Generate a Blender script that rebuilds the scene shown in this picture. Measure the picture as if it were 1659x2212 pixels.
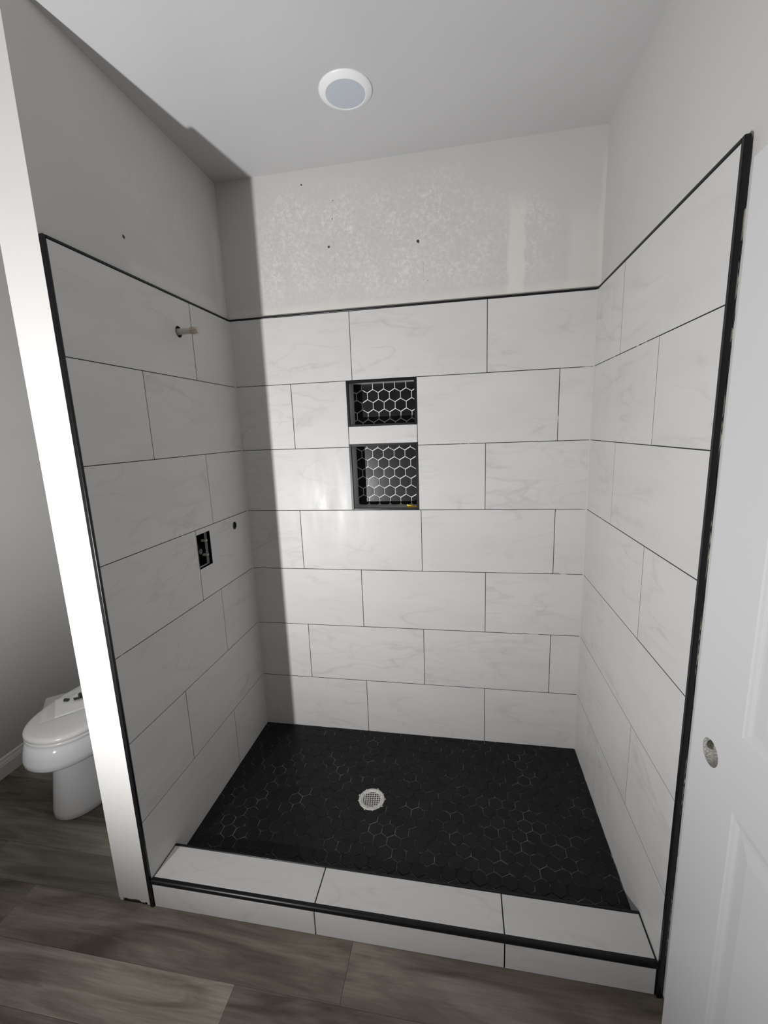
import bpy, bmesh, math, random
from mathutils import Vector, Matrix

for o in list(bpy.data.objects):
    bpy.data.objects.remove(o, do_unlink=True)
S = bpy.context.scene
COL = S.collection
R = random.Random(7)

# ------------------------------------------------------------------ camera
yaw, pitch, roll = -0.1811, -0.1851, 0.0372
cy, sy, cp, sp = math.cos(yaw), math.sin(yaw), math.cos(pitch), math.sin(pitch)
fwd = Vector((sy * cp, cy * cp, sp)); r0 = Vector((cy, -sy, 0)); d0 = fwd.cross(r0)
cr, sr = math.cos(roll), math.sin(roll)
right = cr * r0 + sr * d0; down = -sr * r0 + cr * d0
camd = bpy.data.cameras.new('camera'); cam = bpy.data.objects.new('camera', camd); COL.objects.link(cam)
m = Matrix((right, -down, -fwd)).transposed().to_4x4()
m.translation = Vector((1.070, -1.069, 1.615)); cam.matrix_world = m
camd.sensor_fit = 'HORIZONTAL'; camd.sensor_width = 36; camd.lens = 932.49 / 1659 * 36
camd.clip_start = 0.02; S.camera = cam

# ------------------------------------------------------------------ light
w = bpy.data.worlds.new('world'); S.world = w; w.use_nodes = True
bg = w.node_tree.nodes['Background']; bg.inputs[0].default_value = (1.0, 0.93, 0.84, 1); bg.inputs[1].default_value = 0.5
ld = bpy.data.lights.new('hand_lamp_offscreen', 'SPOT'); ld.energy = 152; ld.shadow_soft_size = 0.016; ld.color = (1.0, 0.99, 0.985)
ld.spot_size = math.radians(150); ld.spot_blend = 1.0
lo = bpy.data.objects.new('hand_lamp_offscreen', ld); lo.location = (-0.212, -1.24, 0.96); COL.objects.link(lo)
az, el = math.radians(22), math.radians(28)
lo.rotation_euler = Vector((math.sin(az) * math.cos(el), math.cos(az) * math.cos(el), math.sin(el))).to_track_quat('-Z', 'Y').to_euler()
S.view_settings.view_transform = 'Standard'; S.view_settings.look = 'None'
S.view_settings.gamma = 1; S.view_settings.exposure = 0.42
S.view_settings.use_curve_mapping = False

# ------------------------------------------------------------------ sizes (metres; bathroom floor z = 0)
W, D = 1.6125, 0.930            # tiled opening: x 0..W, y 0..D (tile faces)
ZT, H = 2.150, 0.302            # top of tiling, course height
ZC = 2.734                      # ceiling
TH = 0.016                      # tile + mortar thickness
XO = -0.138                     # outer face of the partition wall
XA = -1.175                     # far wall of the toilet alcove
YF = -2.30                      # wall behind the camera
ZS = 0.045                      # shower floor
ZCB, YCB = 0.110, 0.140         # kerb top and depth
G = 0.0026                      # joint width

# ------------------------------------------------------------------ materials
def mat(name):
    m = bpy.data.materials.new(name); m.use_nodes = True
    nt = m.node_tree; return m, nt, nt.nodes['Principled BSDF']
def N(nt, t, **k):
    n = nt.nodes.new(t)
    for a, v in k.items(): setattr(n, a, v)
    return n
def val(n, i, v): n.inputs[i].default_value = v
def math_(nt, op, a, b=None, clamp=False):
    n = N(nt, 'ShaderNodeMath', operation=op, use_clamp=clamp)
    for i, x in enumerate((a, b)):
        if x is None: continue
        if isinstance(x, (int, float)): n.inputs[i].default_value = x
        else: nt.links.new(x, n.inputs[i])
    return n.outputs[0]
def mixc(nt, f, a, b):
    n = N(nt, 'ShaderNodeMix', data_type='RGBA')
    for s, x in ((n.inputs[0], f), (n.inputs[6], a), (n.inputs[7], b)):
        if isinstance(x, (int, float)): s.default_value = x
        elif isinstance(x, tuple): s.default_value = (*x, 1) if len(x) == 3 else x
        else: nt.links.new(x, s)
    return n.outputs[2]
def ramp(nt, x, stops):
    n = N(nt, 'ShaderNodeValToRGB'); e = n.color_ramp.elements
    while len(e) < len(stops): e.new(0.5)
    for el, (p, c) in zip(e, stops):
        el.position = p; el.color = (c, c, c, 1) if isinstance(c, (int, float)) else (*c, 1)
    nt.links.new(x, n.inputs[0]); return n.outputs[0]
def coords(nt, scale=(1, 1, 1), kind='Object', rnd=False, rot=(0, 0, 0)):
    tc = N(nt, 'ShaderNodeTexCoord'); mp = N(nt, 'ShaderNodeMapping')
    mp.inputs['Scale'].default_value = scale; mp.inputs['Rotation'].default_value = rot
    nt.links.new(tc.outputs[kind], mp.inputs[0])
    if rnd:
        oi = N(nt, 'ShaderNodeObjectInfo'); c = N(nt, 'ShaderNodeCombineXYZ')
        a = math_(nt, 'MULTIPLY', oi.outputs['Random'], 37.0); b = math_(nt, 'MULTIPLY', oi.outputs['Random'], 91.0)
        for i, x in enumerate((a, b, a)): nt.links.new(x, c.inputs[i])
        nt.links.new(c.outputs[0], mp.inputs['Location'])
    return mp.outputs[0]
def noise(nt, vec, scale, detail=3, rough=0.5, dist=0.0):
    n = N(nt, 'ShaderNodeTexNoise'); val(n, 'Scale', scale); val(n, 'Detail', detail); val(n, 'Roughness', rough); val(n, 'Distortion', dist)
    nt.links.new(vec, n.inputs['Vector']); return n.outputs[0]
def bump(nt, bs, h, strength, dist=0.002):
    b = N(nt, 'ShaderNodeBump'); val(b, 'Strength', strength); val(b, 'Distance', dist)
    nt.links.new(h, b.inputs['Height']); nt.links.new(b.outputs[0], bs.inputs['Normal'])
def plain(name, col, rough=0.5, metal=0.0, nz=None, spec=0.5):
    m, nt, b = mat(name)
    val(b, 'Base Color', (*col, 1)); val(b, 'Roughness', rough); val(b, 'Metallic', metal); val(b, 'Specular IOR Level', spec)
    if nz:
        sc, amt = nz
        f = noise(nt, coords(nt), sc, 4, 0.6)
        lo_ = tuple(c * (1 - amt) for c in col); hi = tuple(min(1, c * (1 + amt)) for c in col)
        nt.links.new(mixc(nt, ramp(nt, f, [(0.3, 0.0), (0.7, 1.0)]), lo_, hi), b.inputs['Base Color'])
        bump(nt, b, f, 0.15)
    return m

def tile_material():
    m, nt, b = mat('white_porcelain_tile')
    v = coords(nt, (1.0, 1.0, 1.0), rnd=True)
    va = coords(nt, (1.5, 5.0, 1.0), rnd=True, rot=(0, 0, 0.20))
    vb = coords(nt, (1.0, 3.2, 1.0), rnd=True, rot=(0, 0, -0.30))
    def veins(vec, sc, dist, width, lo_, hi_):
        n_ = noise(nt, vec, sc, 4, 0.42, dist)
        d_ = math_(nt, 'ABSOLUTE', math_(nt, 'SUBTRACT', n_, 0.5))
        mk = ramp(nt, noise(nt, v, 3.1, 2), [(lo_, 0.0), (hi_, 1.0)])
        return math_(nt, 'MULTIPLY', ramp(nt, d_, [(0.0, 1.0), (width * 0.35, 0.45), (width, 0.0)]), mk)
    l1 = veins(va, 1.7, 0.35, 0.030, 0.44, 0.66); l2 = veins(vb, 2.3, 0.5, 0.022, 0.40, 0.62)
    haze = ramp(nt, noise(nt, va, 2.0, 4, 0.55), [(0.5, 0.0), (0.75, 1.0)])
    cloud = ramp(nt, noise(nt, vb, 1.6, 4, 0.6), [(0.35, (0.568, 0.565, 0.558)), (0.7, (0.60, 0.598, 0.593))])
    c = mixc(nt, math_(nt, 'MULTIPLY', haze, 0.16), cloud, (0.44, 0.435, 0.43))
    c = mixc(nt, math_(nt, 'MULTIPLY', l1, 0.36), c, (0.37, 0.365, 0.36))
    c = mixc(nt, math_(nt, 'MULTIPLY', l2, 0.22), c, (0.38, 0.375, 0.37))
    nt.links.new(c, b.inputs['Base Color'])
    rr = ramp(nt, noise(nt, coords(nt, (9, 2.0, 1), rnd=True), 2.0, 4), [(0.3, 0.34), (0.75, 0.52)])
    nt.links.new(rr, b.inputs['Roughness']); val(b, 'Specular IOR Level', 0.28)
    bump(nt, b, noise(nt, coords(nt, rnd=True), 60, 2), 0.03, 0.001)
    return m

def grout_material():
    m, nt, b = mat('black_grout')
    f = noise(nt, coords(nt), 9, 3, 0.6)
    nt.links.new(mixc(nt, ramp(nt, f, [(0.66, 0.0), (0.72, 1.0)]), (0.012, 0.011, 0.012), (0.42, 0.41, 0.39)), b.inputs['Base Color'])
    val(b, 'Roughness', 0.85); return m

def mortar_bed(name, thr, dark, light):
    m, nt, b = mat(name)
    f = noise(nt, coords(nt), 11, 4, 0.68)
    f2 = noise(nt, coords(nt), 70, 2, 0.6)
    f = math_(nt, 'ADD', math_(nt, 'MULTIPLY', f, 0.75), math_(nt, 'MULTIPLY', f2, 0.25))
    nt.links.new(mixc(nt, ramp(nt, f, [(thr, 0.0), (thr + 0.14, 1.0)]), dark, light), b.inputs['Base Color'])
    val(b, 'Roughness', 0.85); return m

def hex_material(name='black_hex_tile', dusty=True, rough=0.42):
    m, nt, b = mat(name)
    v = coords(nt, rnd=True)
    base = ramp(nt, noise(nt, v, 18, 3), [(0.3, (0.0065, 0.006, 0.0065)), (0.75, (0.013, 0.012, 0.012))])
    if dusty:
        tc = N(nt, 'ShaderNodeNewGeometry')
        f = noise(nt, tc.outputs['Position'], 5.5, 5, 0.7)
        base = mixc(nt, ramp(nt, f, [(0.55, 0.0), (0.95, 0.25)]), base, (0.06, 0.058, 0.053))
    nt.links.new(base, b.inputs['Base Color']); val(b, 'Roughness', rough); val(b, 'Specular IOR Level', 0.20 if dusty else 0.24)
    bump(nt, b, noise(nt, v, 90, 2), 0.10, 0.001)
    return m

def smooth_box(nt, sep, x0, x1, z0, z1, soft=0.01):
    def band(o, a, b_, top=None):
        u = math_(nt, 'MULTIPLY', math_(nt, 'SUBTRACT', o, a), 1.0 / soft, True)
        v = math_(nt, 'MULTIPLY', math_(nt, 'SUBTRACT', b_, o), 1.0 / (top or soft), True)
        return math_(nt, 'MULTIPLY', u, v)
    return math_(nt, 'MULTIPLY', band(sep[0], x0, x1), band(sep[1], z0, z1, max(soft, min(0.12, (z1 - z0) * 0.4))))

def drywall(name, col, strips=(), mottle=0.0, dots=(), axis='X', mud=(0.68, 0.665, 0.62), seams=(), scuff=()):
    """painted wallboard: faint roller texture, joint-compound strips and screw holes at fixed places"""
    m, nt, b = mat(name)
    tc = N(nt, 'ShaderNodeTexCoord'); sx = N(nt, 'ShaderNodeSeparateXYZ'); nt.links.new(tc.outputs['Object'], sx.inputs[0])
    A, Z = sx.outputs[axis], sx.outputs['Z']
    big = noise(nt, tc.outputs['Object'], 2.3, 3); fine = noise(nt, tc.outputs['Object'], 130, 2, 0.6)
    wob = math_(nt, 'MULTIPLY', math_(nt, 'SUBTRACT', noise(nt, tc.outputs['Object'], 14, 3), 0.5), 0.035)
    Aw = math_(nt, 'ADD', A, wob); Zw = math_(nt, 'ADD', Z, wob)
    c = mixc(nt, ramp(nt, big, [(0.3, 0.0), (0.7, 1.0)]), tuple(x * 0.965 for x in col), tuple(min(1, x * 1.02) for x in col))
    if mottle:
        sp = math_(nt, 'MULTIPLY', ramp(nt, noise(nt, tc.outputs['Object'], 60, 8, 0.85, 0.4), [(0.46, 0.0), (0.66, 1.0)]), ramp(nt, noise(nt, tc.outputs['Object'], 9, 3, 0.6), [(0.35, 0.25), (0.62, 1.0)]))
        for (a0, a1, z0, z1) in scuff:
            k = math_(nt, 'MULTIPLY', smooth_box(nt, (Aw, Zw), a0, a1, z0, z1, 0.14), sp)
            k = math_(nt, 'MULTIPLY', k, mottle)
            c = mixc(nt, k, c, tuple(min(0.86, x * 1.38) for x in col))
    for (a0, a1, z0, z1, s, f) in strips:
        c = mixc(nt, math_(nt, 'MULTIPLY', smooth_box(nt, (Aw if s > 0.004 else A, Zw), a0, a1, z0, z1, s), f), c, mud)
    hsum = fine
    for (a, z0, z1) in seams:
        k = math_(nt, 'MULTIPLY', smooth_box(nt, (A, Z), a - 0.0016, a + 0.0016, z0, z1, 0.001), ramp(nt, noise(nt, tc.outputs['Object'], 45, 2), [(0.42, 0.0), (0.6, 0.6)]))
        c = mixc(nt, k, c, tuple(x * 0.55 for x in col))
    for (a, z, r) in dots:
        da = math_(nt, 'SUBTRACT', A, a); dz = math_(nt, 'SUBTRACT', Z, z)
        d2 = math_(nt, 'SQRT', math_(nt, 'ADD', math_(nt, 'MULTIPLY', da, da), math_(nt, 'MULTIPLY', dz, dz)))
        d2 = math_(nt, 'ADD', d2, math_(nt, 'MULTIPLY', math_(nt, 'SUBTRACT', noise(nt, tc.outputs['Object'], 120, 2), 0.5), r * 1.4))
        k = math_(nt, 'LESS_THAN', d2, r)
        c = mixc(nt, k, c, (0.06, 0.055, 0.05))
    nt.links.new(c, b.inputs['Base Color']); val(b, 'Roughness', 0.72); val(b, 'Specular IOR Level', 0.25)
    bump(nt, b, hsum, 0.10, 0.0012)
    return m

def plank_material():
    m, nt, b = mat('grey_oak_plank')
    oi = N(nt, 'ShaderNodeObjectInfo')
    v = coords(nt, (1.1, 8.0, 1), rnd=True); vf = coords(nt, (5.0, 120.0, 1), rnd=True)
    a = noise(nt, v, 1.5, 5, 0.6, 0.9); f = noise(nt, vf, 1.0, 3, 0.6)
    base = ramp(nt, a, [(0.30, (0.085, 0.070, 0.056)), (0.45, (0.185, 0.162, 0.137)), (0.60, (0.29, 0.263, 0.228)), (0.78, (0.35, 0.325, 0.287))])
    c = mixc(nt, math_(nt, 'MULTIPLY', ramp(nt, f, [(0.35, 1.0), (0.65, 0.0)]), 0.34), base, (0.10, 0.083, 0.067))
    kn = noise(nt, coords(nt, (1.5, 7, 1), rnd=True), 2.2, 2, 0.4, 0.5)
    c = mixc(nt, math_(nt, 'MULTIPLY', ramp(nt, kn, [(0.68, 0.0), (0.76, 1.0)]), 0.55), c, (0.07, 0.057, 0.045))
    mx = N(nt, 'ShaderNodeMix', data_type='RGBA', blend_type='MULTIPLY'); mx.inputs[0].default_value = 1
    nt.links.new(c, mx.inputs[6]); nt.links.new(oi.outputs['Color'], mx.inputs[7])
    nt.links.new(mx.outputs[2], b.inputs['Base Color']); val(b, 'Roughness', 0.55); val(b, 'Specular IOR Level', 0.35)
    bump(nt, b, f, 0.08, 0.001); return m

M = {}
M['tile'] = tile_material(); M['grout'] = grout_material()
M['bed'] = mortar_bed('floor_mortar', 0.475, (0.016, 0.015, 0.014), (0.25, 0.245, 0.235))
M['nbed'] = mortar_bed('niche_mortar', 0.22, (0.30, 0.30, 0.30), (0.86, 0.86, 0.85))
M['hex'] = hex_material(); M['nhex'] = hex_material('black_niche_hex_tile', False, 0.27)
M['black'] = plain('black_metal_trim', (0.006, 0.0055, 0.007), 0.34, 0.0, None, 0.28)
M['plank'] = plank_material()
M['sub'] = plain('subfloor', (0.12, 0.10, 0.08), 0.9)
M['white'] = plain('white_gloss_china', (0.68, 0.69, 0.71), 0.10, 0, None, 0.5)
M['seat'] = plain('white_plastic_seat', (0.68, 0.68, 0.67), 0.22)
M['door'] = plain('white_door_paint', (0.56, 0.56, 0.575), 0.42)
M['board'] = plain('baseboard_paint', (0.70, 0.69, 0.66), 0.4)
M['ring'] = plain('white_lamp_ring', (0.83, 0.84, 0.86), 0.35)
M['lens'] = plain('frosted_lamp_lens', (0.50, 0.54, 0.60), 0.5)
M['metal'] = plain('worn_drain_metal', (0.60, 0.59, 0.56), 0.45, 0.0, (160, 0.35))
M['caulk'] = plain('grey_white_caulk', (0.50, 0.495, 0.485), 0.6)
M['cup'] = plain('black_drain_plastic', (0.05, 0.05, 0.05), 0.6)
M['pvc'] = plain('aged_white_pipe', (0.50, 0.49, 0.42), 0.4)
M['cap'] = plain('tan_pipe_plug', (0.42, 0.35, 0.27), 0.5)
M['brass'] = plain('brass', (0.62, 0.40, 0.16), 0.35, 0.9)
M['darkpl_shade'] = plain('dark_plastic_and_cavity_shade', (0.018, 0.017, 0.018), 0.4)  # valve plastic; on the box around it this colour stands in for shade
M['palepl'] = plain('pale_plastic', (0.55, 0.53, 0.47), 0.4)
M['yellow'] = plain('yellow_plastic', (0.86, 0.62, 0.03), 0.4)
M['mortar'] = plain('set_mortar', (0.40, 0.385, 0.34), 0.9, 0, (60, 0.25))
M['fibre'] = plain('bored_fibre_board', (0.56, 0.54, 0.51), 0.9, 0, (260, 0.6))
M['wood'] = plain('stud_timber', (0.25, 0.18, 0.11), 0.8, 0, (40, 0.2))
M['paper'] = plain('white_paper', (0.86, 0.86, 0.86), 0.7)
M['bolt'] = plain('dark_metal_bolt', (0.03, 0.033, 0.03), 0.5)
M['steel'] = plain('chrome', (0.7, 0.7, 0.7), 0.15, 1.0)
mm, nt, b = mat('clear_film'); val(b, 'Base Color', (0.9, 0.9, 0.88, 1)); val(b, 'Roughness', 0.18); val(b, 'Alpha', 0.20); M['film'] = mm
PAINT = (0.545, 0.540, 0.528)
M['w_back'] = drywall('back_wall_paint', PAINT,
    strips=((1.258, 1.334, 2.13, 2.56, 0.010, 0.75), (1.485, 1.64, 2.13, 2.50, 0.03, 0.40), (-0.02, 1.64, 2.13, 2.20, 0.03, 0.55), (1.605, 1.64, 2.13, 2.68, 0.012, 0.45)),
    seams=((0.522, 2.25, 2.63), (0.912, 2.2, 2.55)), mottle=1.0, scuff=((0.10, 1.15, 2.14, 2.72), (1.0, 1.50, 2.14, 2.60)),
    dots=((0.498, 2.421, 0.0055), (0.892, 2.402, 0.006), (0.390, 2.677, 0.004), (0.527, 2.60, 0.002), (0.52, 2.53, 0.002), (0.93, 2.245, 0.002)))
M['w_left'] = drywall('partition_paint', PAINT, axis='Y',
    strips=((0.30, 0.95, 2.13, 2.23, 0.05, 0.55), (0.86, 0.95, 2.13, 2.62, 0.03, 0.5)), mottle=0.35, scuff=((0.25, 0.75, 2.2, 2.6),),
    dots=((0.318, 2.271, 0.006),))
M['w_right'] = drywall('right_wall_paint', PAINT, axis='Y', strips=((0.02, 0.95, 2.13, 2.18, 0.02, 0.35),), mud=(0.70, 0.69, 0.68))
M['w_alc'] = drywall('alcove_wall_paint', PAINT, axis='Y')
M['w_front'] = drywall('front_wall_paint', PAINT)
M['ceil'] = drywall('ceiling_paint', (0.535, 0.535, 0.54), axis='X')

# ------------------------------------------------------------------ mesh helpers
def new_obj(name, me, material=None, parent=None):
    o = bpy.data.objects.new(name, me); COL.objects.link(o)
    if material is not None and me is not None:
        if not me.materials: me.materials.append(material)
    if parent is not None: o.parent = parent
    return o
def finish(name, bm, material, parent=None, smooth=False, recalc=True):
    if recalc: bmesh.ops.recalc_face_normals(bm, faces=bm.faces)
    me = bpy.data.meshes.new(name); bm.to_mesh(me); bm.free()
    if smooth:
        for p in me.polygons: p.use_smooth = True
    return new_obj(name, me, material, parent)
def bx(bm, x0, x1, y0, y1, z0, z1, bev=0.0, seg=1):
    g = bmesh.ops.create_cube(bm, size=1.0)['verts']
    for v in g:
        v.co = Vector(((x0 + x1) / 2 + v.co.x * (x1 - x0), (y0 + y1) / 2 + v.co.y * (y1 - y0), (z0 + z1) / 2 + v.co.z * (z1 - z0)))
    if bev:
        es = list({e for v in g for e in v.link_edges})
        bmesh.ops.bevel(bm, geom=es, offset=bev, segments=seg, affect='EDGES', profile=0.5)
def box(name, dims, material, parent=None, bev=0.0, seg=1):
    bm = bmesh.new(); bx(bm, *dims, bev=bev, seg=seg); return finish(name, bm, material, parent)
def cyl(bm, p, axis, r1, r2, L, seg=24):
    q = Vector((0, 0, 1)).rotation_difference(Vector(axis).normalized()).to_matrix().to_4x4()
    mtx = Matrix.Translation(Vector(p) + Vector(axis).normalized() * L / 2) @ q
    return bmesh.ops.create_cone(bm, cap_ends=True, segments=seg, radius1=r1, radius2=r2, depth=L, matrix=mtx)['verts']
def lathe(bm, prof, centre, seg=48):
    c = Vector(centre); rings = []
    for r, z in prof:
        if r < 1e-6: rings.append([bm.verts.new(c + Vector((0, 0, z)))])
        else: rings.append([bm.verts.new(c + Vector((r * math.cos(2 * math.pi * i / seg), r * math.sin(2 * math.pi * i / seg), z))) for i in range(seg)])
    for a, b_ in zip(rings, rings[1:]):
        for i in range(seg):
            j = (i + 1) % seg
            if len(a) == 1: bm.faces.new((a[0], b_[j], b_[i]))
            elif len(b_) == 1: bm.faces.new((a[i], a[j], b_[0]))
            else: bm.faces.new((a[i], a[j], b_[j], b_[i]))
def tag(o, label=None, cat=None, group=None, kind=None):
    if label: o['label'] = label
    if cat: o['category'] = cat
    if group: o['group'] = group
    if kind: o['kind'] = kind
    return o
def empty(name, loc=(0, 0, 0)):
    o = bpy.data.objects.new(name, None); o.empty_display_size = 0.1; COL.objects.link(o); o.location = loc; return o
def cut(o, cutters):
    """subtract solid bmesh cutters from a mesh object"""
    tmp = []
    for c in cutters:
        bmesh.ops.recalc_face_normals(c, faces=c.faces)
        me = bpy.data.meshes.new('cutter'); c.to_mesh(me); c.free()
        t = bpy.data.objects.new('cutter', me); COL.objects.link(t); tmp.append(t)
        md = o.modifiers.new('cut', 'BOOLEAN'); md.operation = 'DIFFERENCE'; md.solver = 'EXACT'; md.object = t
    bpy.context.view_layer.update()
    dg = bpy.context.evaluated_depsgraph_get()
    me = bpy.data.meshes.new_from_object(o.evaluated_get(dg))
    o.modifiers.clear(); old = o.data; me.name = old.name; o.data = me
    for t in tmp:
        tm = t.data; bpy.data.objects.remove(t, do_unlink=True); bpy.data.meshes.remove(tm)
# wall frames: local x along the wall, local y up, local z out of the wall
FR = {'back': ((1, 0, 0), (0, 0, 1), (0, -1, 0)), 'left': ((0, 1, 0), (0, 0, 1), (1, 0, 0)),
      'right': ((0, -1, 0), (0, 0, 1), (-1, 0, 0)), 'up': ((1, 0, 0), (0, 1, 0), (0, 0, 1))}
def frame(k, loc):
    a = FR[k]; t = Matrix((a[0], a[1], a[2])).transposed().to_4x4(); t.translation = Vector(loc); return t
_tm = {}
def tile_mesh(wd, ht, th, ch=0.0006):
    k = (round(wd, 4), round(ht, 4), round(th, 4))
    if k in _tm: return _tm[k]
    bm = bmesh.new()
    def ring(i, z): return [bm.verts.new((sx_ * (wd / 2 - i), sy_ * (ht / 2 - i), z)) for sx_, sy_ in ((-1, -1), (1, -1), (1, 1), (-1, 1))]
    a, b_, c = ring(0, 0), ring(0, th - ch), ring(ch, th)
    bm.faces.new(a[::-1]); bm.faces.new(c)
    for p, q in ((a, b_), (b_, c)):
        for i in range(4): bm.faces.new((p[i], p[(i + 1) % 4], q[(i + 1) % 4], q[i]))
    me = bpy.data.meshes.new('wall_tile'); bm.to_mesh(me); bm.free(); me.materials.append(M['tile']); _tm[k] = me; return me
def put_tile(wall, kind, u0, u1, v0, v1, plane, parent, th=TH - 0.0005, name='wall_tile', own=False, gap=G):
    """u along the wall's world axis, v height; plane = coordinate of the wall behind"""
    wd, ht = u1 - u0 - gap, v1 - v0 - gap; uc, vc = (u0 + u1) / 2, (v0 + v1) / 2
    me = tile_mesh(wd, ht, th)
    if own: me = me.copy()
    o = new_obj(name, me, None, parent)
    loc = {'back': (uc, plane, vc), 'left': (plane, uc, vc), 'right': (plane, uc, vc), 'up': (uc, vc, plane)}[kind]
    o.matrix_world = frame(kind, Vector(loc) + Vector(FR[kind][2]) * R.uniform(-0.0004, 0.0003))
    return o
def clip_poly(pts, x0, x1, y0, y1):
    def half(ps, f):
        out = []
        for i in range(len(ps)):
            a, b_ = ps[i], ps[(i + 1) % len(ps)]; fa, fb = f(a), f(b_)
            if fa >= 0: out.append(a)
            if (fa >= 0) != (fb >= 0):
                t = fa / (fa - fb); out.append((a[0] + t * (b_[0] - a[0]), a[1] + t * (b_[1] - a[1])))
        return out
    for f in (lambda p: p[0] - x0, lambda p: x1 - p[0], lambda p: p[1] - y0, lambda p: y1 - p[1]):
        if len(pts) < 3: return []
        pts = half(pts, f)
    return pts
def poly_area(p): return abs(sum(p[i][0] * p[(i + 1) % len(p)][1] - p[(i + 1) % len(p)][0] * p[i][1] for i in range(len(p)))) / 2
def hex_outline(cx, cy_, pitch, gap):
    r = (pitch - gap) / math.sqrt(3)
    return [(cx + r * math.sin(math.pi / 3 * k), cy_ + r * math.cos(math.pi / 3 * k)) for k in range(6)][::-1]
def hex_bm(bm, pts, z0, z1, ch=0.0008, mtx=None):
    cx = sum(p[0] for p in pts) / len(pts); cy_ = sum(p[1] for p in pts) / len(pts)
    def ring(s, z):
        vs = []
        for p in pts:
            d = math.hypot(p[0] - cx, p[1] - cy_) or 1; k = max(0.2, 1 - s / d)
            co = Vector((cx + (p[0] - cx) * k, cy_ + (p[1] - cy_) * k, z)); vs.append(bm.verts.new(mtx @ co if mtx else co))
        return vs
    a, b_, c = ring(0, z0), ring(0, z1 - ch), ring(ch, z1); n = len(pts)
    bm.faces.new(c)
    for p, q in ((a, b_), (b_, c)):
        for i in range(n): bm.faces.new((p[i], p[(i + 1) % n], q[(i + 1) % n], q[i]))

# ================================================================== THE SETTING
# ---- floor with planks
floor = box('floor', (XA - 0.12, W + 0.14, YF - 0.1, D + 0.12, -0.06, -0.0065), M['sub'])
tag(floor, 'grey-brown wood plank floor of the bathroom', 'floor', kind='structure')
PW = 0.150
_pm = {}
def plank(x0, x1, y0, y1, tone):
    g = 0.0006; k = (round(x1 - x0, 4), round(y1 - y0, 4))
    if k not in _pm:
        bm = bmesh.new(); hw, hd = (k[0] - g) / 2, (k[1] - g) / 2
        bx(bm, -hw, hw, -hd, hd, -0.0065, 0.0, 0.0004); bmesh.ops.recalc_face_normals(bm, faces=bm.faces)
        me = bpy.data.meshes.new('plank'); bm.to_mesh(me); bm.free(); me.materials.append(M['plank']); _pm[k] = me
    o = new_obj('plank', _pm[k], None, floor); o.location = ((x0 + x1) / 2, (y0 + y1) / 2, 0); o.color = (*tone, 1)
PL = 1.22
k = -15
while -0.16 + k * PW < D + 0.016:
    y0, y1 = ((0.004 if j_ == 1 else -0.16 + j_ * PW) for j_ in (k, k + 1))
    off = {-1: 0.395, 0: 0.72}.get(k, R.uniform(0, PL))
    x = off - PL * math.ceil((off - XA) / PL)
    while x < W + 0.02:
        a, b_ = max(x, XA), min(x + PL, W + 0.02); c0, c1 = max(y0, YF), min(y1, D + 0.016)
        t = R.uniform(0.80, 1.04); tone = (t, t * R.uniform(0.975, 1.0), t * R.uniform(0.95, 1.0))
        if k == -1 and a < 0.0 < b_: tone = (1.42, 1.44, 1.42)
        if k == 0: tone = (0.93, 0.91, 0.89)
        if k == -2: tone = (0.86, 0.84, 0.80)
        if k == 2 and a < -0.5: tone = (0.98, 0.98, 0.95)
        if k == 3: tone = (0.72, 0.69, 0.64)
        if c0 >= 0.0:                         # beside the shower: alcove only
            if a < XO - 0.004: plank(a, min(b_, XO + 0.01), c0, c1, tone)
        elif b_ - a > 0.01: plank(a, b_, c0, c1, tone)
        x += PL
    k += 1

# ---- ceiling
ceiling = box('ceiling', (XA - 0.12, W + 0.14, YF - 0.1, D + 0.12, ZC, ZC + 0.07), M['ceil'])
tag(ceiling, 'smooth pale grey ceiling over the shower', 'ceiling', kind='structure')

# ---- back wall (with the two niche openings)
YB = D + TH
NX0, NX1 = 0.549, 0.872
NI = ((1.641, 1.847), (1.245, 1.558))      # z ranges of the upper and lower niche openings
ND = 0.110
bm = bmesh.new()
bx(bm, XA - 0.12, NX0, YB, YB + 0.12, 0, ZC); bx(bm, NX1, W + 0.14, YB, YB + 0.12, 0, ZC)
zz = [0] + [v for n_ in NI[::-1] for v in n_] + [ZC]
for a, b_ in ((zz[0], zz[1]), (zz[2], zz[3]), (zz[4], zz[5])): bx(bm, NX0, NX1, YB, YB + 0.12, a, b_)
wall_back = finish('wall_back', bm, M['w_back'])
tag(wall_back, 'back wall of the shower, large white tiles under patched bare plasterboard', 'wall', kind='structure')
# grout layer
bm = bmesh.new(); yg = D + 0.0012
for (a, b_, c, d) in ((0, NX0, ZS, ZT), (NX1, W, ZS, ZT), (NX0, NX1, ZS, NI[1][0]), (NX0, NX1, NI[1][1], NI[0][0]), (NX0, NX1, NI[0][1], ZT)):
    bx(bm, a, b_, yg, YB, c, d)
finish('grout', bm, M['grout'], wall_back)
def rowz(i): return ZT - (i + 1) * H, ZT - i * H        # i = 0 top course
A_, B_ = (0.578, 1.180), (0.280, 0.882, 1.482)
for i in range(7):
    z0, z1 = rowz(i); z0 = max(z0, ZS - 0.006)
    if i == 0: z1 -= 0.004
    xs = [0, *(A_ if i % 2 == 0 else B_), W]
    if i == 1: segs = [(0, 0.280), (0.280, NX0), (NX1, 1.480), (1.480, W)]
    elif i == 2: segs = [(0, NX0), (NX1, 1.176), (1.176, W)]
    else: segs = list(zip(xs, xs[1:]))
    for a, b_ in segs: put_tile(None, 'back', a, b_, z0, z1, YB, wall_back)
put_tile(None, 'back', NX0, NX1, NI[1][1] - 0.001, NI[0][0] + 0.001, YB, wall_back, name='wall_tile')

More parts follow.
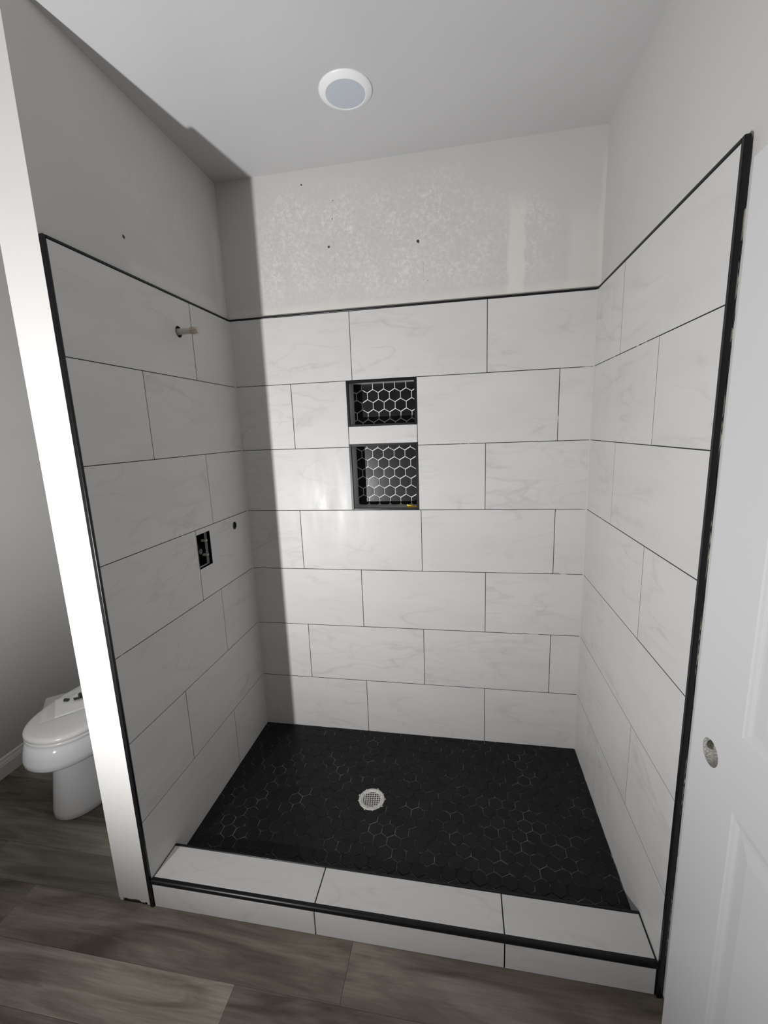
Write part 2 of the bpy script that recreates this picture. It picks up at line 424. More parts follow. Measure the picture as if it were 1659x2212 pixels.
for cx_, s_ in ((0, 1), (W, -1)):
    bm = bmesh.new(); vs_ = [bm.verts.new((cx_ + s_ * a, D - b_, z)) for z in (ZS - 0.004, ZT - 0.005) for a, b_ in ((-0.002, -0.002), (0.0035, -0.001), (-0.001, 0.0035))]
    for q in ((0, 1, 2), (5, 4, 3), (0, 3, 4, 1), (1, 4, 5, 2), (2, 5, 3, 0)): bm.faces.new([vs_[i] for i in q])
    finish('caulk', bm, M['caulk'], wall_back)
# niches: liner, mortar, hexagons, black frame
PH, RH = 0.0537, 0.0466
for ni, (z0, z1) in enumerate(NI):
    bm = bmesh.new(); t = 0.007; yb = D + ND
    bx(bm, NX0, NX0 + t, D + 0.002, yb + 0.012, z0, z1); bx(bm, NX1 - t, NX1, D + 0.002, yb + 0.012, z0, z1)
    bx(bm, NX0, NX1, D + 0.002, yb + 0.012, z0, z0 + t); bx(bm, NX0, NX1, D + 0.002, yb + 0.012, z1 - t, z1)
    nic = finish('niche', bm, M['tile'], wall_back)
    nic['label'] = ('small upper' if ni == 0 else 'tall lower') + ' wall niche lined with black hexagon tiles'
    box('mortar_backing', (NX0 + t, NX1 - t, yb + 0.003, yb + 0.012, z0 + t, z1 - t), M['nbed'], nic)
    fx = 0.0105
    bm = bmesh.new(); f = 0.010
    for q in ((NX0 - 0.001, NX0 + f, z0 - 0.001, z1 + 0.001), (NX1 - f, NX1 + 0.001, z0 - 0.001, z1 + 0.001), (NX0 + f, NX1 - f, z0 - 0.001, z0 + f - 0.001), (NX0 + f, NX1 - f, z1 - f - 0.001, z1 + 0.001)):
        bx(bm, q[0], q[1], D - 0.0035, D + 0.010, q[2], q[3], 0.0012)
    finish('niche_frame', bm, M['black'], nic)
    if ni == 0: xe, zr = 0.6226, 1.7825
    else: xe, zr = 0.6366, 1.505
    shared = None
    for j in range(-8, 9):
        for i in range(-5, 9):
            cx = xe + PH / 2 + i * PH + (PH / 2 if j % 2 else 0); cz = zr + j * RH
            full = hex_outline(cx, cz, PH, 0.0041)
            p = clip_poly(full, NX0 + t + 0.001, NX1 - t - 0.001, z0 + t + 0.001, z1 - t - 0.001)
            if len(p) < 3 or poly_area(p) < 6e-5: continue
            if len(p) == 6 and poly_area(p) > 0.999 * poly_area(full):
                if shared is None:
                    bm = bmesh.new(); hex_bm(bm, hex_outline(0, 0, PH, 0.0041), 0, 0.006)
                    shared = bpy.data.meshes.new('hex_tile'); bm.to_mesh(shared); bm.free(); shared.materials.append(M['nhex'])
                o = new_obj('hex_tile', shared, None, nic)
                o.matrix_world = frame('back', (cx, yb + 0.005, cz)) @ Matrix.Rotation(R.uniform(-0.012, 0.012), 4, 'X') @ Matrix.Rotation(R.uniform(-0.012, 0.012), 4, 'Y')
            else:
                bm = bmesh.new(); hex_bm(bm, [(a - cx, b_ - cz) for a, b_ in p], 0, 0.006)
                o = finish('hex_tile', bm, M['nhex'], nic, recalc=False); o.matrix_world = frame('back', (cx, yb + 0.005, cz))

# ---- partition wall (left)
BT = 0.0127
bm = bmesh.new()
bx(bm, -TH - BT, -TH, 0.003, YB, 0, ZC)
bx(bm, XO, XO + BT, 0.003, YB, 0.0, ZC)
wall_left = finish('wall_left', bm, M['w_left'])
tag(wall_left, 'partition wall between shower and toilet, tiled on its shower side', 'wall', kind='structure')
HOLE = (0.533, 2.020, 0.021); HOLE2 = (0.794, 1.197, 0.0185); VALVE = (0.489, 0.584, 1.076, 1.222)
def cutter_cyl(y, z, r):
    c = bmesh.new(); cyl(c, (-0.06, y, z), (1, 0, 0), r, r, 0.12, 28); return c
def cutter_valve():
    c = bmesh.new(); bx(c, -0.06, 0.06, VALVE[0] + 0.0003, VALVE[1], VALVE[2], VALVE[3]); return c
cut(wall_left, [cutter_cyl(*HOLE), cutter_cyl(*HOLE2), cutter_valve()])
# end board of the partition, torn off just above the floor
bm = bmesh.new(); n = 26; bot = []
for i in range(n + 1):
    x = XO + (-0.0125 - XO) * i / n
    bot.append((x, 0.011 + 0.006 * R.random() + (0.004 if i < 18 else -0.002) - 0.006 * (i > 23)))
f0 = [bm.verts.new((x, 0, z)) for x, z in bot] + [bm.verts.new((-0.0125, 0, ZT)), bm.verts.new((-TH, 0, ZT + 0.006)), bm.verts.new((-TH, 0, ZC)), bm.verts.new((XO, 0, ZC))]
f1 = [bm.verts.new((v.co.x, 0.003, v.co.z)) for v in f0]
bm.faces.new(f0[::-1]); bm.faces.new(f1)
for i in range(len(f0)): bm.faces.new((f0[i], f0[(i + 1) % len(f0)], f1[(i + 1) % len(f0)], f1[i]))
M['end'] = drywall('partition_end_paint', PAINT, axis='X')
e_ = finish('end_board', bm, M['end'], wall_left); e_['label'] = 'white painted end face of the partition with torn lower edge'
box('bottom_plate', (XO + BT, -TH - BT, BT, YB - 0.01, 0.0, 0.038), M['wood'], wall_left)
for y0_ in (BT + 0.001, 0.62, 0.85): box('stud', (XO + BT, -TH - BT, y0_, y0_ + 0.038, 0.038, ZC - 0.01), M['wood'], wall_left)
bm = bmesh.new(); bx(bm, -TH, -0.0012, 0.004, YB, 0.0, ZT - 0.004)
gl = finish('grout', bm, M['grout'], wall_left); cut(gl, [cutter_cyl(*HOLE), cutter_cyl(*HOLE2), cutter_valve()])
JL = (0.620, 0.304, 0.620, 0.4875, 0.624, 0.304, 0.619)
for i in range(7):
    z0, z1 = rowz(i)
    if i == 0: z1 -= 0.004
    if i == 6: z0 = ZS - 0.006
    for a, b_ in ((0.006, JL[i]), (JL[i], D - 0.0005)):
        hit = []
        if i == 0 and a < HOLE[0] < b_: hit = [HOLE]
        if i == 3 and a < HOLE2[0] < b_: hit = [HOLE2]
        o = put_tile(None, 'left', a, b_, z0, z1, -TH, wall_left, own=bool(hit))
        if hit:
            cs = [cutter_cyl(*h_) for h_ in hit]
            if i == 3: cs.append(cutter_valve())
            cut(o, cs)
# tile in front of / under the kerb end
put_tile(None, 'left', 0.006, YCB, 0.0, ZS - 0.006, -TH, wall_left)

# ---- right wall
bm = bmesh.new(); XR = W + TH
bx(bm, XR, XR + 0.12, -0.93, YB, 0.010, ZC); bx(bm, XR, XR + 0.12, YF, -1.72, 0.0, ZC); bx(bm, XR, XR + 0.12, -1.72, -0.93, 2.06, ZC)
wall_right = finish('wall_right', bm, M['w_right'])
tag(wall_right, 'right shower wall, white tiles below smooth grey paint', 'wall', kind='structure')
box('grout', (W + 0.0012, XR, 0.004, YB, 0.0, ZT - 0.004), M['grout'], wall_right)
JR = (0.628, 0.316, 0.618, 0.311, 0.619, 0.307, 0.624)
for i in range(7):
    z0, z1 = rowz(i)
    if i == 0: z1 -= 0.004
    if i == 6: z0 = ZS - 0.006
    for a, b_ in ((0.006, JR[i]), (JR[i], D - 0.0005)): put_tile(None, 'right', a, b_, z0, z1, XR, wall_right)
put_tile(None, 'right', 0.006, YCB, 0.0, ZS - 0.006, XR, wall_right)
# squeezed-out mortar along the outside of the right edge trim
def smear(z0, z1, wmax, material):
    bm = bmesh.new(); n = max(4, int((z1 - z0) / 0.012)); L = []
    for i in range(n + 1):
        t = i / n; wv = wmax * (0.45 + 0.55 * R.random()) * (math.sin(math.pi * min(1, max(0, t * 0.94 + 0.03))) ** 0.35)
        z = z0 + (z1 - z0) * t; x0 = XR - 0.0075
        L.append([bm.verts.new(c) for c in ((x0, 0.003, z), (x0, -0.0022 - 0.0015 * R.random(), z), (x0 + wv, -0.0016 - 0.002 * R.random(), z), (x0 + wv + 0.001, 0.003, z))])
    for a, b_ in zip(L, L[1:]):
        for i in range(4): bm.faces.new((a[i], a[(i + 1) % 4], b_[(i + 1) % 4], b_[i]))
    bm.faces.new(L[0][::-1]); bm.faces.new(L[-1])
    return finish('mortar_smear', bm, material, wall_right)
M['dmortar'] = plain('dark_mortar', (0.035, 0.032, 0.03), 0.85, 0, (60, 0.4))
for (a, b_, wv, mk) in ((2.02, 2.152, 0.012, 'dmortar'), (1.965, 2.03, 0.0115, 'mortar'), (1.93, 1.972, 0.011, 'dmortar'), (1.84, 1.935, 0.0085, 'mortar'), (1.795, 1.842, 0.012, 'dmortar'), (1.77, 1.80, 0.012, 'mortar'), (1.69, 1.775, 0.0105, 'dmortar'),
                        (1.50, 1.69, 0.0085, 'mortar'), (1.43, 1.50, 0.009, 'dmortar'), (1.22, 1.43, 0.0075, 'mortar'), (1.17, 1.22, 0.008, 'dmortar'), (0.98, 1.17, 0.0075, 'mortar'), (0.80, 0.98, 0.0075, 'dmortar'), (0.60, 0.80, 0.0075, 'mortar'), (0.40, 0.60, 0.0085, 'dmortar'), (0.12, 0.40, 0.0075, 'mortar'), (0.0, 0.12, 0.0085, 'dmortar')):
    smear(a, b_, wv, M[mk])

# ---- remaining room walls
wa = box('wall_alcove', (XA - 0.12, XA, YF, YB, 0, ZC), M['w_alc']); tag(wa, 'plain warm grey wall beside the toilet', 'wall', kind='structure')
wf = box('wall_front', (XA - 0.12, XR + 0.12, YF - 0.1, YF, 0, ZC), M['w_front']); tag(wf, 'plain grey wall opposite the shower', 'wall', kind='structure')
bm = bmesh.new(); prof = [(0, 0), (0.015, 0), (0.015, 0.062), (0.0125, 0.066), (0.0125, 0.071), (0.009, 0.078), (0.006, 0.092), (0.0, 0.096)]
r1 = [bm.verts.new((XA + a, YF, z)) for a, z in prof]; r2 = [bm.verts.new((XA + a, YB, z)) for a, z in prof]
for i in range(len(prof)): bm.faces.new((r1[i], r1[(i + 1) % len(prof)], r2[(i + 1) % len(prof)], r2[i]))
bm.faces.new(r1[::-1]); bm.faces.new(r2)
bb = finish('baseboard_left', bm, M['board']); tag(bb, 'white moulded baseboard along the wall beside the toilet', 'baseboard', kind='structure')

bm = bmesh.new()
r1 = [bm.verts.new((XA + 0.002, YB - a, z)) for a, z in prof]; r2 = [bm.verts.new((XO, YB - a, z)) for a, z in prof]
for i in range(len(prof)): bm.faces.new((r1[i], r1[(i + 1) % len(prof)], r2[(i + 1) % len(prof)], r2[i]))
bm.faces.new(r1[::-1]); bm.faces.new(r2)
bb2 = finish('baseboard_back', bm, M['board']); tag(bb2, 'white moulded baseboard on the back wall behind the toilet', 'baseboard', kind='structure')

# ---- black edge trims
def trim(n, dims, label, bev=0.002):
    o = box('trim_%d' % n, dims, M['black'], None, bev, 2); tag(o, label, 'edge trim', kind='structure')
trim(1, (-0.0130, 0.0010, -0.0040, 0.0055, 0.0, ZT + 0.0035), 'black upright edge trim on the partition end')
trim(2, (-0.0160, 0.0012, 0.006, D, ZT - 0.0037, ZT + 0.0037), 'black trim capping the tiles on the partition wall')
trim(3, (0.0, W, D - 0.0012, YB, ZT - 0.0037, ZT + 0.0037), 'black trim capping the tiles on the back wall')
trim(4, (W - 0.0012, XR, 0.006, D, ZT - 0.0037, ZT + 0.0037), 'black trim capping the tiles on the right wall')
trim(5, (W - 0.0010, XR - 0.0045, -0.0055, 0.0065, 0.0, ZT + 0.004), 'black upright edge trim next to the white door')

# ---- shower floor
sf = box('shower_floor', (0.0, W, YCB - 0.02, YB, -0.004, ZS - 0.0052), M['sub'])
tag(sf, 'black hexagon mosaic floor of the shower', 'shower floor', kind='structure')
box('mortar_bed', (0.0, W, YCB - 0.02, D + 0.004, ZS - 0.0052, ZS - 0.0018), M['bed'], sf)
DC = (0.681, 0.502); DR = 0.056
cells = []
for j in range(-5, 16):
    for i in range(-20, 16):
        cx = 0.9657 + PH / 2 + i * PH + (PH / 2 if j % 2 else 0); cy_ = 0.274 + j * RH
        full = hex_outline(cx, cy_, PH, 0.0024)
        p = clip_poly(full, 0.0015, W - 0.0015, YCB - 0.008, D - 0.0015)
        if len(p) < 3 or poly_area(p) < 5e-5: continue
        if math.hypot(cx - DC[0], cy_ - DC[1]) < DR - 0.018: continue
        cells.append((math.hypot(cx - 1.07, cy_ + 1.069) if cy_ > YCB + 0.07 else 9.0, cx, cy_, p, len(p) == 6 and poly_area(p) > 0.999 * poly_area(full)))
cells = [((0.0 if math.hypot(c[1] - DC[0], c[2] - DC[1]) < 0.075 else c[0]), *c[1:]) for c in cells]
cells.sort(key=lambda c: c[0])
bm = bmesh.new(); hex_bm(bm, hex_outline(0, 0, PH, 0.0024), -0.005, 0)
fh = bpy.data.meshes.new('hex_tile'); bm.to_mesh(fh); bm.free(); fh.materials.append(M['hex'])
rest = bmesh.new(); at_drain = []
for n_, (dist, cx, cy_, p, full) in enumerate(cells):
    dz = R.uniform(-0.0005, 0.0004)
    tilt = Matrix.Translation((cx, cy_, ZS + dz)) @ Matrix.Rotation(R.gauss(0, 0.008), 4, 'X') @ Matrix.Rotation(R.gauss(0, 0.008), 4, 'Y')
    loc = [(a - cx, b_ - cy_) for a, b_ in p]
    if n_ < 300:
        if full: o = new_obj('hex_tile', fh.copy() if dist == 0.0 else fh, None, sf)
        else:
            bm = bmesh.new(); hex_bm(bm, loc, -0.005, 0); o = finish('hex_tile', bm, M['hex'], sf, recalc=False)
        o.matrix_world = tilt
        if dist == 0.0: at_drain.append(o)
    else: hex_bm(rest, loc, -0.005, 0, mtx=tilt)
o = finish('hex_tile_field', rest, M['hex'], sf, recalc=False); o['kind'] = 'stuff'

# ================================================================== THINGS
# ---- kerb
kerb = empty('shower_curb', (W / 2, YCB / 2, 0)); tag(kerb, 'low tiled curb across the shower entrance with black edge trim', 'curb')
bpy.context.view_layer.update()
def kp(o):
    mw = o.matrix_world.copy(); o.parent = kerb; o.matrix_parent_inverse = Matrix.Translation(-kerb.location); o.matrix_world = mw
bm = bmesh.new(); bx(bm, 0.001, W - 0.001, 0.0085, YCB - 0.0045, 0.0, ZCB - 0.0012)
kp(finish('core', bm, M['grout']))
xs = (0.002, 0.594, 1.193, W - 0.003)
for a, b_ in zip(xs, xs[1:]):
    o = put_tile(None, 'up', a, b_, 0.0135, YCB - 0.006, ZCB - 0.012, None, th=0.012, name='top_tile', gap=0.004); kp(o)
    o = put_tile(None, 'back', a, b_, -0.001, ZCB - 0.017, 0.010, None, th=0.0085, name='front_tile', gap=0.004); kp(o)
# pencil trim: bullnose on the outer edge, square strip on the inner edge
bm = bmesh.new(); prof = [(0.012, ZCB - 0.0205)]
for t in range(9):
    a = math.pi * 1.15 - t * (math.pi * 0.72) / 8
    prof.append((0.0085 + 0.0105 * math.cos(a), ZCB - 0.0085 + 0.0112 * math.sin(a)))
prof.append((0.0165, ZCB - 0.004)); prof.append((0.014, ZCB - 0.012))
r1 = [bm.verts.new((0.001, y, z)) for y, z in prof]; r2 = [bm.verts.new((W - 0.001, y, z)) for y, z in prof]
for i in range(len(prof)): bm.faces.new((r1[i], r1[(i + 1) % len(prof)], r2[(i + 1) % len(prof)], r2[i]))
bm.faces.new(r1[::-1]); bm.faces.new(r2)
o = finish('edge_trim', bm, M['black']); kp(o); o['label'] = 'black rounded trim along the outer edge'
o = box('edge_trim', (0.001, W - 0.001, YCB - 0.0075, YCB + 0.001, 0.04, ZCB + 0.0015), M['black'], None, 0.0012, 1); kp(o); o['label'] = 'black square trim along the inner edge'

# ---- drain
dr = empty('shower_drain', (DC[0], DC[1], ZS)); tag(dr, 'round metal drain with square grid openings in the black mosaic', 'drain')
bm = bmesh.new(); lathe(bm, [(0.0375, 0.0006), (0.0385, 0.0022), (0.052, 0.0030), (0.0555, 0.0022), (0.0565, -0.0015), (0.0375, -0.0015), (0.0375, 0.0006)], (0, 0, 0)); bmesh.ops.remove_doubles(bm, verts=bm.verts, dist=1e-6)
finish('flange', bm, M['metal'], dr, True)
bm = bmesh.new(); RG = 0.0385
for k in range(-3, 4):
    c = k * 0.0100; h = math.sqrt(max(0, RG * RG - c * c)); wv = 0.0013
    bx(bm, c - wv, c + wv, -h, h, -0.0012, 0.0012); bx(bm, -h, h, c - wv, c + wv, -0.0012, 0.0013)
g = finish('grate', bm, M['metal'], dr); g.rotation_euler.z = 0.12
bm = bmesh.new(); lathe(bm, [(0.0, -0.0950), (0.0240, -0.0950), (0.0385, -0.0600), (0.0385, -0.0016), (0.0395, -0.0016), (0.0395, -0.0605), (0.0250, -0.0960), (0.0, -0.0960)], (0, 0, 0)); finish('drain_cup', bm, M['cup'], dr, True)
def drain_hole():
    c = bmesh.new(); cyl(c, (DC[0], DC[1], -0.12), (0, 0, 1), 0.0396, 0.0396, 0.22, 40); return c
for o in [sf, floor] + [c for c in sf.children if c.name.startswith('mortar_bed')] + at_drain: cut(o, [drain_hole()])
for k in range(9):
    a = k * 0.7 + R.uniform(-.2, .2); rr_ = 0.0575; s_ = R.uniform(0.003, 0.007)
    bm = bmesh.new(); n = 8; ring = [bm.verts.new((rr_ * math.cos(a) + s_ * (0.6 + 0.6 * R.random()) * math.cos(t * math.pi / 4), rr_ * math.sin(a) + s_ * (0.6 + 0.6 * R.random()) * math.sin(t * math.pi / 4), 0.0004)) for t in range(n)]
    top = bm.verts.new((rr_ * math.cos(a), rr_ * math.sin(a), 0.0018))
    for t in range(n): bm.faces.new((ring[t], ring[(t + 1) % n], top))
    finish('mortar_dab', bm, M['mortar'], dr)

# ---- ceiling light (off)
cl = empty('ceiling_light', (0.694, 0.562, ZC)); tag(cl, 'round white disc light on the ceiling, switched off', 'ceiling light')
bm = bmesh.new(); lathe(bm, [(0.0895, 0.0), (0.0895, -0.0025), (0.087, -0.0045), (0.0685, -0.0122), (0.0665, -0.0125), (0.0660, -0.0115)], (0, 0, 0), 64); finish('trim_ring', bm, M['ring'], cl, True)
bm = bmesh.new(); lathe(bm, [(0.0662, -0.0115), (0.05, -0.0121), (0.0, -0.0125)], (0, 0, 0), 64); finish('diffuser', bm, M['lens'], cl, True)

# ---- shower pipe stub
ps = empty('shower_pipe_stub', (0, HOLE[0], HOLE[1])); tag(ps, 'capped beige water pipe stub poking out of the tiled partition', 'pipe')
bm = bmesh.new(); cyl(bm, (-0.10, 0, 0), (1, 0, 0.0), 0.0115, 0.0115, 0.165, 24); finish('pipe', bm, M['pvc'], ps, False)
bm = bmesh.new(); cyl(bm, (0.052, 0, 0), (1, 0, 0), 0.0145, 0.0145, 0.014, 6); finish('plug_collar', bm, M['cap'], ps)
bm = bmesh.new(); bx(bm, 0.064, 0.083, -0.010, 0.010, -0.010, 0.010, 0.002); o = finish('plug_head', bm, M['pvc'], ps); o.rotation_euler.x = 0.5

# ---- mixing valve inside the wall opening
vy, vz = (VALVE[0] + VALVE[1]) / 2, (VALVE[2] + VALVE[3]) / 2
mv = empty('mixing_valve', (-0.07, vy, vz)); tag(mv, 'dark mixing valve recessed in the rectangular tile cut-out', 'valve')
bm = bmesh.new(); cyl(bm, (-0.035, 0, 0), (1, 0, 0), 0.034, 0.030, 0.058, 28); finish('body', bm, M['darkpl_shade'], mv)
bm = bmesh.new(); cyl(bm, (0.02, 0, -0.008), (1, 0, 0), 0.014, 0.012, 0.03, 20); finish('cartridge', bm, M['darkpl_shade'], mv)
for s_, zz_, mk, lb in ((-1, 0.052, 'brass', 'brass screw tab'), (-1, 0.026, 'palepl', 'pale tab'), (1, 0.030, 'palepl', 'pale tab'), (1, -0.034, 'palepl', 'pale tab')):
    bm = bmesh.new(); y0_ = s_ * 0.050; bx(bm, 0.030, 0.056, min(y0_, y0_ - s_ * 0.014), max(y0_, y0_ - s_ * 0.014), zz_ - 0.005, zz_ + 0.005, 0.002)
    o = finish('mounting_tab', bm, M[mk], mv); o['label'] = lb
for s_ in (1, -1):
    bm = bmesh.new(); cyl(bm, (-0.005, 0, s_ * 0.03), (0, 0, s_), 0.0105, 0.0105, 0.05, 18); finish('supply_pipe', bm, M['bolt'], mv)
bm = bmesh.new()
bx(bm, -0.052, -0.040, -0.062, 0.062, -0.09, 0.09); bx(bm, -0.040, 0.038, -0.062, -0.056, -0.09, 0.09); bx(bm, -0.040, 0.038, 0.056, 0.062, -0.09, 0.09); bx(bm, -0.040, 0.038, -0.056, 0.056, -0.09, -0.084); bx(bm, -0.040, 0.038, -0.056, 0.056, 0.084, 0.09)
finish('cavity_shade_box', bm, M['darkpl_shade'], mv)  # near-black box added around the valve so the opening looks deeply shaded

# ---- yellow levelling wedge in the lower niche
bm = bmesh.new()
zb = NI[1][0] + 0.007
vs = [(-0.024, -0.007, 0), (0.024, -0.007, 0), (0.024, -0.007, 0.0022), (-0.024, -0.007, 0.0125)]
a = [bm.verts.new(v) for v in vs]; b2 = [bm.verts.new((v[0], 0.007, v[2])) for v in vs]
bm.faces.new(a); bm.faces.new(b2[::-1])
for i in range(4): bm.faces.new((a[i], b2[i], b2[(i + 1) % 4], a[(i + 1) % 4]))
bmesh.ops.bevel(bm, geom=list(bm.edges), offset=0.0006, segments=1, affect='EDGES')
wd = finish('tile_wedge', bm, M['yellow']); wd.location = (0.8355, 0.968, zb); wd.rotation_euler.z = -0.05
tag(wd, 'small yellow plastic tile wedge lying in the lower niche', 'wedge')

# ---- toilet
TX = -0.650
toilet = empty('toilet', (TX, 0.55, 0)); tag(toilet, 'white toilet with closed lid in the alcove behind the partition', 'toilet')
def egg(a, yf, yb, n=44, pw=2.25):
    """closed outline, front (towards -y) rounder; a = half width"""
    ym = yf + (yb - yf) * 0.46; pts = []
    for i in range(n):
        t = 2 * math.pi * i / n; c, s_ = math.cos(t), math.sin(t)
        L = (yb - ym) if s_ > 0 else (ym - yf); e = 2.0 / (3.2 if s_ > 0 else pw)
        pts.append((a * math.copysign(abs(c) ** e, c), ym + L * math.copysign(abs(s_) ** e, s_) - 0.55))
    return pts
def loft(name, secs, material, cap=True):
    bm = bmesh.new(); rings = [[bm.verts.new((x, y, z)) for x, y in egg(a, yf, yb)] for (z, a, yf, yb) in secs]
    for p, q in zip(rings, rings[1:]):
        for i in range(len(p)): bm.faces.new((p[i], p[(i + 1) % len(p)], q[(i + 1) % len(p)], q[i]))
    if cap: bm.faces.new(rings[0][::-1]); bm.faces.new(rings[-1])
    return finish(name, bm, material, toilet, True)
loft('bowl', [(0.0, 0.124, 0.256, 0.80), (0.004, 0.128, 0.251, 0.80), (0.03, 0.127, 0.252, 0.80), (0.13, 0.115, 0.266, 0.80), (0.23, 0.104, 0.280, 0.80), (0.262, 0.108, 0.280, 0.82),
              (0.270, 0.130, 0.258, 0.84), (0.277, 0.160, 0.222, 0.86), (0.285, 0.176, 0.201, 0.87), (0.298, 0.186, 0.189, 0.88), (0.318, 0.188, 0.188, 0.88), (0.350, 0.184, 0.194, 0.88), (0.378, 0.178, 0.203, 0.88), (0.386, 0.172, 0.211, 0.88)], M['white'])
loft('seat', [(0.387, 0.168, 0.217, 0.69), (0.390, 0.172, 0.213, 0.695), (0.400, 0.172, 0.213, 0.695), (0.403, 0.169, 0.216, 0.69)], M['seat'])
lid = loft('lid', [(0.404, 0.168, 0.217, 0.69), (0.406, 0.172, 0.213, 0.695), (0.417, 0.172, 0.213, 0.695), (0.424, 0.168, 0.217, 0.69), (0.4275, 0.158, 0.228, 0.68), (0.4295, 0.125, 0.27, 0.65), (0.430, 0.06, 0.35, 0.58)], M['seat'])
bm = bmesh.new(); bx(bm, -0.205, 0.205, 0.185, 0.385, 0.386, 0.735, 0.03, 4); tank = finish('tank', bm, M['white'], toilet, True)
bm = bmesh.new(); bx(bm, -0.215, 0.215, 0.178, 0.39, 0.735, 0.772, 0.012, 3); finish('tank_lid', bm, M['white'], tank, True)
bm = bmesh.new(); cyl(bm, (-0.15, 0.187, 0.68), (0, -1, 0), 0.012, 0.012, 0.018); bx(bm, -0.16, -0.08, 0.165, 0.172, 0.672, 0.688, 0.003); finish('flush_handle', bm, M['steel'], tank)
for s_ in (-1, 1):
    bm = bmesh.new(); cyl(bm, (s_ * 0.07, 0.135, 0.400), (0, 0, 1), 0.014, 0.012, 0.022, 18); finish('hinge', bm, M['seat'], lid)

# ---- instruction sheet and bag of bolts on the lid
pb = empty('parts_bag', (-0.690, 0.455, 0.4305)); tag(pb, 'clear bag with a paper slip and dark bolts on the toilet lid', 'bag')
def sheet(name, wd_, dp, n, amp, z, material, thick=0.0005, seed=1):
    rr_ = random.Random(seed); bm = bmesh.new(); ph = [(rr_.uniform(10, 45), rr_.uniform(10, 45), rr_.uniform(0, 6)) for _ in range(5)]
    hgt = lambda x, y: z + amp * (1 + sum(math.sin(p * x + q * y + f) for p, q, f in ph) / 5) / 2
    top = [[bm.verts.new((wd_ * (i / n - .5), dp * (j / n - .5), hgt(wd_ * (i / n - .5), dp * (j / n - .5)) + thick)) for i in range(n + 1)] for j in range(n + 1)]
    bot = [[bm.verts.new((v.co.x, v.co.y, v.co.z - thick)) for v in r_] for r_ in top]
    for j in range(n):
        for i in range(n):
            bm.faces.new((top[j][i], top[j][i + 1], top[j + 1][i + 1], top[j + 1][i])); bm.faces.new((bot[j][i], bot[j + 1][i], bot[j + 1][i + 1], bot[j][i + 1]))
    for i in range(n):
        bm.faces.new((top[0][i + 1], top[0][i], bot[0][i], bot[0][i + 1])); bm.faces.new((top[n][i], top[n][i + 1], bot[n][i + 1], bot[n][i]))
        bm.faces.new((top[i][0], top[i + 1][0], bot[i + 1][0], bot[i][0])); bm.faces.new((top[i + 1][n], top[i][n], bot[i][n], bot[i + 1][n]))
    return finish(name, bm, material, pb, True)
o = sheet('paper_slip', 0.15, 0.17, 10, 0.004, 0.002, M['paper'], 0.0008, 3); o.rotation_euler.z = 0.80; o.location = (-0.005, -0.005, 0)
o = sheet('film', 0.19, 0.21, 18, 0.010, 0.004, M['film'], 0.0004, 5); o.rotation_euler.z = 0.72; o.location = (-0.022, -0.022, 0.001)
bm = bmesh.new(); cyl(bm, (-0.012, 0, 0), (1, 0, 0), 0.008, 0.008, 0.02, 10); o = finish('bolt_cap', bm, M['bolt'], pb); o.location = (-0.047, -0.005, 0.0115)
for a_, l_ in ((0.3, 0.05), (1.3, 0.045), (2.2, 0.04)):
    bm = bmesh.new(); cyl(bm, (-l_ / 2, 0, 0), (1, 0, 0), 0.0042, 0.0042, l_, 8); cyl(bm, (l_ / 2 - 0.004, 0, 0), (1, 0, 0), 0.008, 0.008, 0.006, 6)
    o = finish('bolt', bm, M['bolt'], pb); o.rotation_euler.z = a_; o.location = (-0.002, 0.018, 0.010 + 0.004 * a_)

# ---- open white door standing along the right wall
DX, DY0, DWd, DH0, DH1 = 1.556, -0.148, 0.762, 0.012, 2.045
DT = 0.036
bm = bmesh.new()
ys = [0, 0.148, 0.340, 0.422, 0.614, DWd]; zs = [DH0, 0.235, 0.905, 1.058, 1.66, 1.76, 1.93, DH1]
V = [[bm.verts.new((DX, DY0 - y, z)) for y in ys] for z in zs]
panels = []
for j in range(len(zs) - 1):
    for i in range(len(ys) - 1):
        f = bm.faces.new((V[j][i], V[j][i + 1], V[j + 1][i + 1], V[j + 1][i]))
        if i in (1, 3) and j in (1, 3, 5): panels.append(f)
outer = [V[0][i] for i in range(len(ys))] + [V[j][-1] for j in range(1, len(zs))] + [V[-1][i] for i in range(len(ys) - 2, -1, -1)] + [V[j][0] for j in range(len(zs) - 2, 0, -1)]
bk = [bm.verts.new((DX + DT, v.co.y, v.co.z)) for v in outer]
for i in range(len(outer)): bm.faces.new((outer[i], outer[(i + 1) % len(outer)], bk[(i + 1) % len(outer)], bk[i]))
bm.faces.new(bk)
bmesh.ops.recalc_face_normals(bm, faces=bm.faces)
rects = [(min(v.co.y for v in f.verts), max(v.co.y for v in f.verts), min(v.co.z for v in f.verts), max(v.co.z for v in f.verts)) for f in panels]
for f in panels:
    bmesh.ops.inset_individual(bm, faces=[f], thickness=0.005, depth=-0.0018)
    bmesh.ops.inset_individual(bm, faces=[f], thickness=0.008, depth=-0.0010)
    bmesh.ops.inset_individual(bm, faces=[f], thickness=0.010, depth=-0.0026)
door = finish('door_1', bm, M['door'], None, recalc=False)
tag(door, 'open white panelled door with a bare knob hole', 'door', kind='structure')
BY, BZ = DY0 - 0.066, 0.962
c1 = bmesh.new(); cyl(c1, (DX - 0.02, BY, BZ), (1, 0, 0), 0.027, 0.027, DT + 0.04, 40)
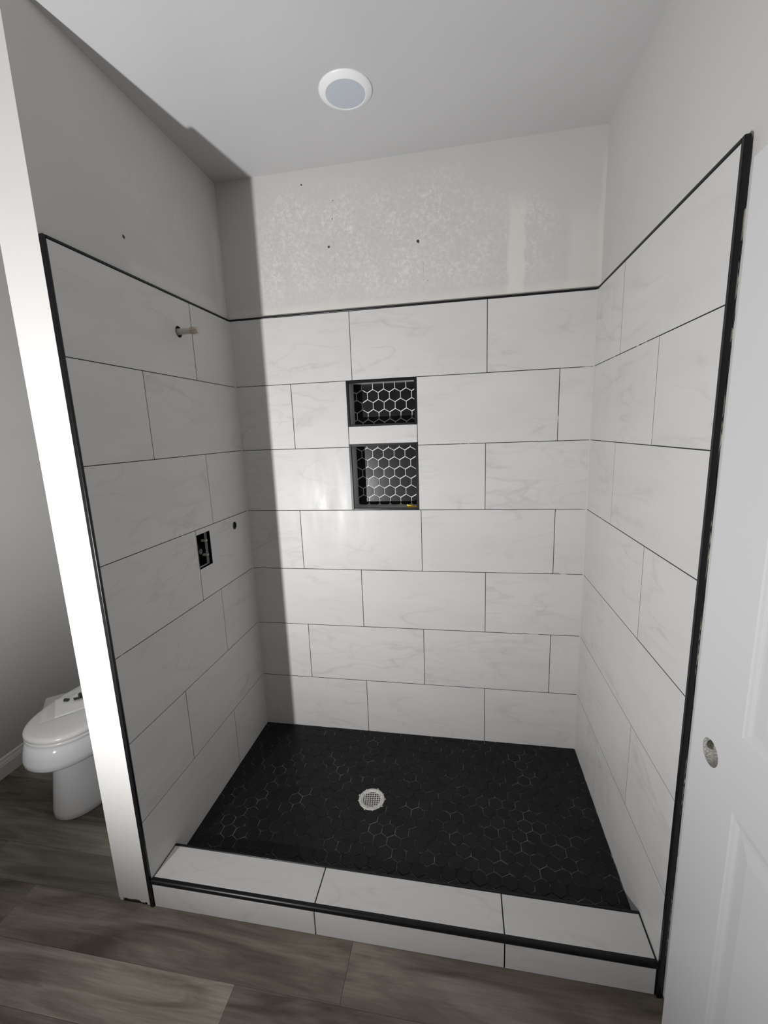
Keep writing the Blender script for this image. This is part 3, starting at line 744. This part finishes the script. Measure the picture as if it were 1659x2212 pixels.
c2 = bmesh.new(); cyl(c2, (DX + DT / 2, BY, BZ), (0, 1, 0), 0.0118, 0.0118, 0.12, 24)
cut(door, [c1, c2])
for (a, b_, c, d) in rects:
    i_ = 0.023; bm = bmesh.new(); y0_, y1_, z0, z1 = a + i_, b_ - i_, c + i_, d - i_
    def ring(s_, x): return [bm.verts.new(p) for p in ((x, y0_ + s_, z0 + s_), (x, y1_ - s_, z0 + s_), (x, y1_ - s_, z1 - s_), (x, y0_ + s_, z1 - s_))]
    A1, B1, C1 = ring(0.0, DX + 0.0056), ring(0.0, DX + 0.0052), ring(0.028, DX + 0.0016)
    bm.faces.new(A1); bm.faces.new(C1)
    for p, q in ((A1, B1), (B1, C1)):
        for i in range(4): bm.faces.new((p[i], p[(i + 1) % 4], q[(i + 1) % 4], q[i]))
    finish('panel', bm, M['door'], door)
# raw lining of the knob bore
bm = bmesh.new(); n = 40
ra = [[bm.verts.new((x, BY + 0.0268 * math.cos(2 * math.pi * i / n), BZ + 0.0268 * math.sin(2 * math.pi * i / n))) for i in range(n)] for x in (DX + 0.0015, DX + DT / 2 - 0.0118, DX + DT / 2, DX + DT / 2 + 0.0118, DX + DT - 0.0015)]
for p_i, (p, q) in enumerate(zip(ra, ra[1:])):
    for i in range(n):
        mid = 2 * math.pi * (i + .5) / n
        if p_i in (1, 2) and math.cos(mid) > 0 and abs(0.0268 * math.sin(mid)) < 0.0118: continue
        bm.faces.new((p[i], p[(i + 1) % n], q[(i + 1) % n], q[i]))
o = finish('knob_bore', bm, M['fibre'], door); o['label'] = 'bare fibre lining of the knob hole'
bm = bmesh.new(); n = 24
ra = [[bm.verts.new((DX + DT / 2 + 0.0116 * math.cos(2 * math.pi * i / n), y, BZ + 0.0116 * math.sin(2 * math.pi * i / n))) for i in range(n)] for y in (BY + 0.0262, DY0 - 0.0012)]
for i in range(n): bm.faces.new((ra[0][i], ra[0][(i + 1) % n], ra[1][(i + 1) % n], ra[1][i]))
o = finish('latch_bore', bm, M['fibre'], door); o['label'] = 'latch hole drilled from the door edge into the knob hole'
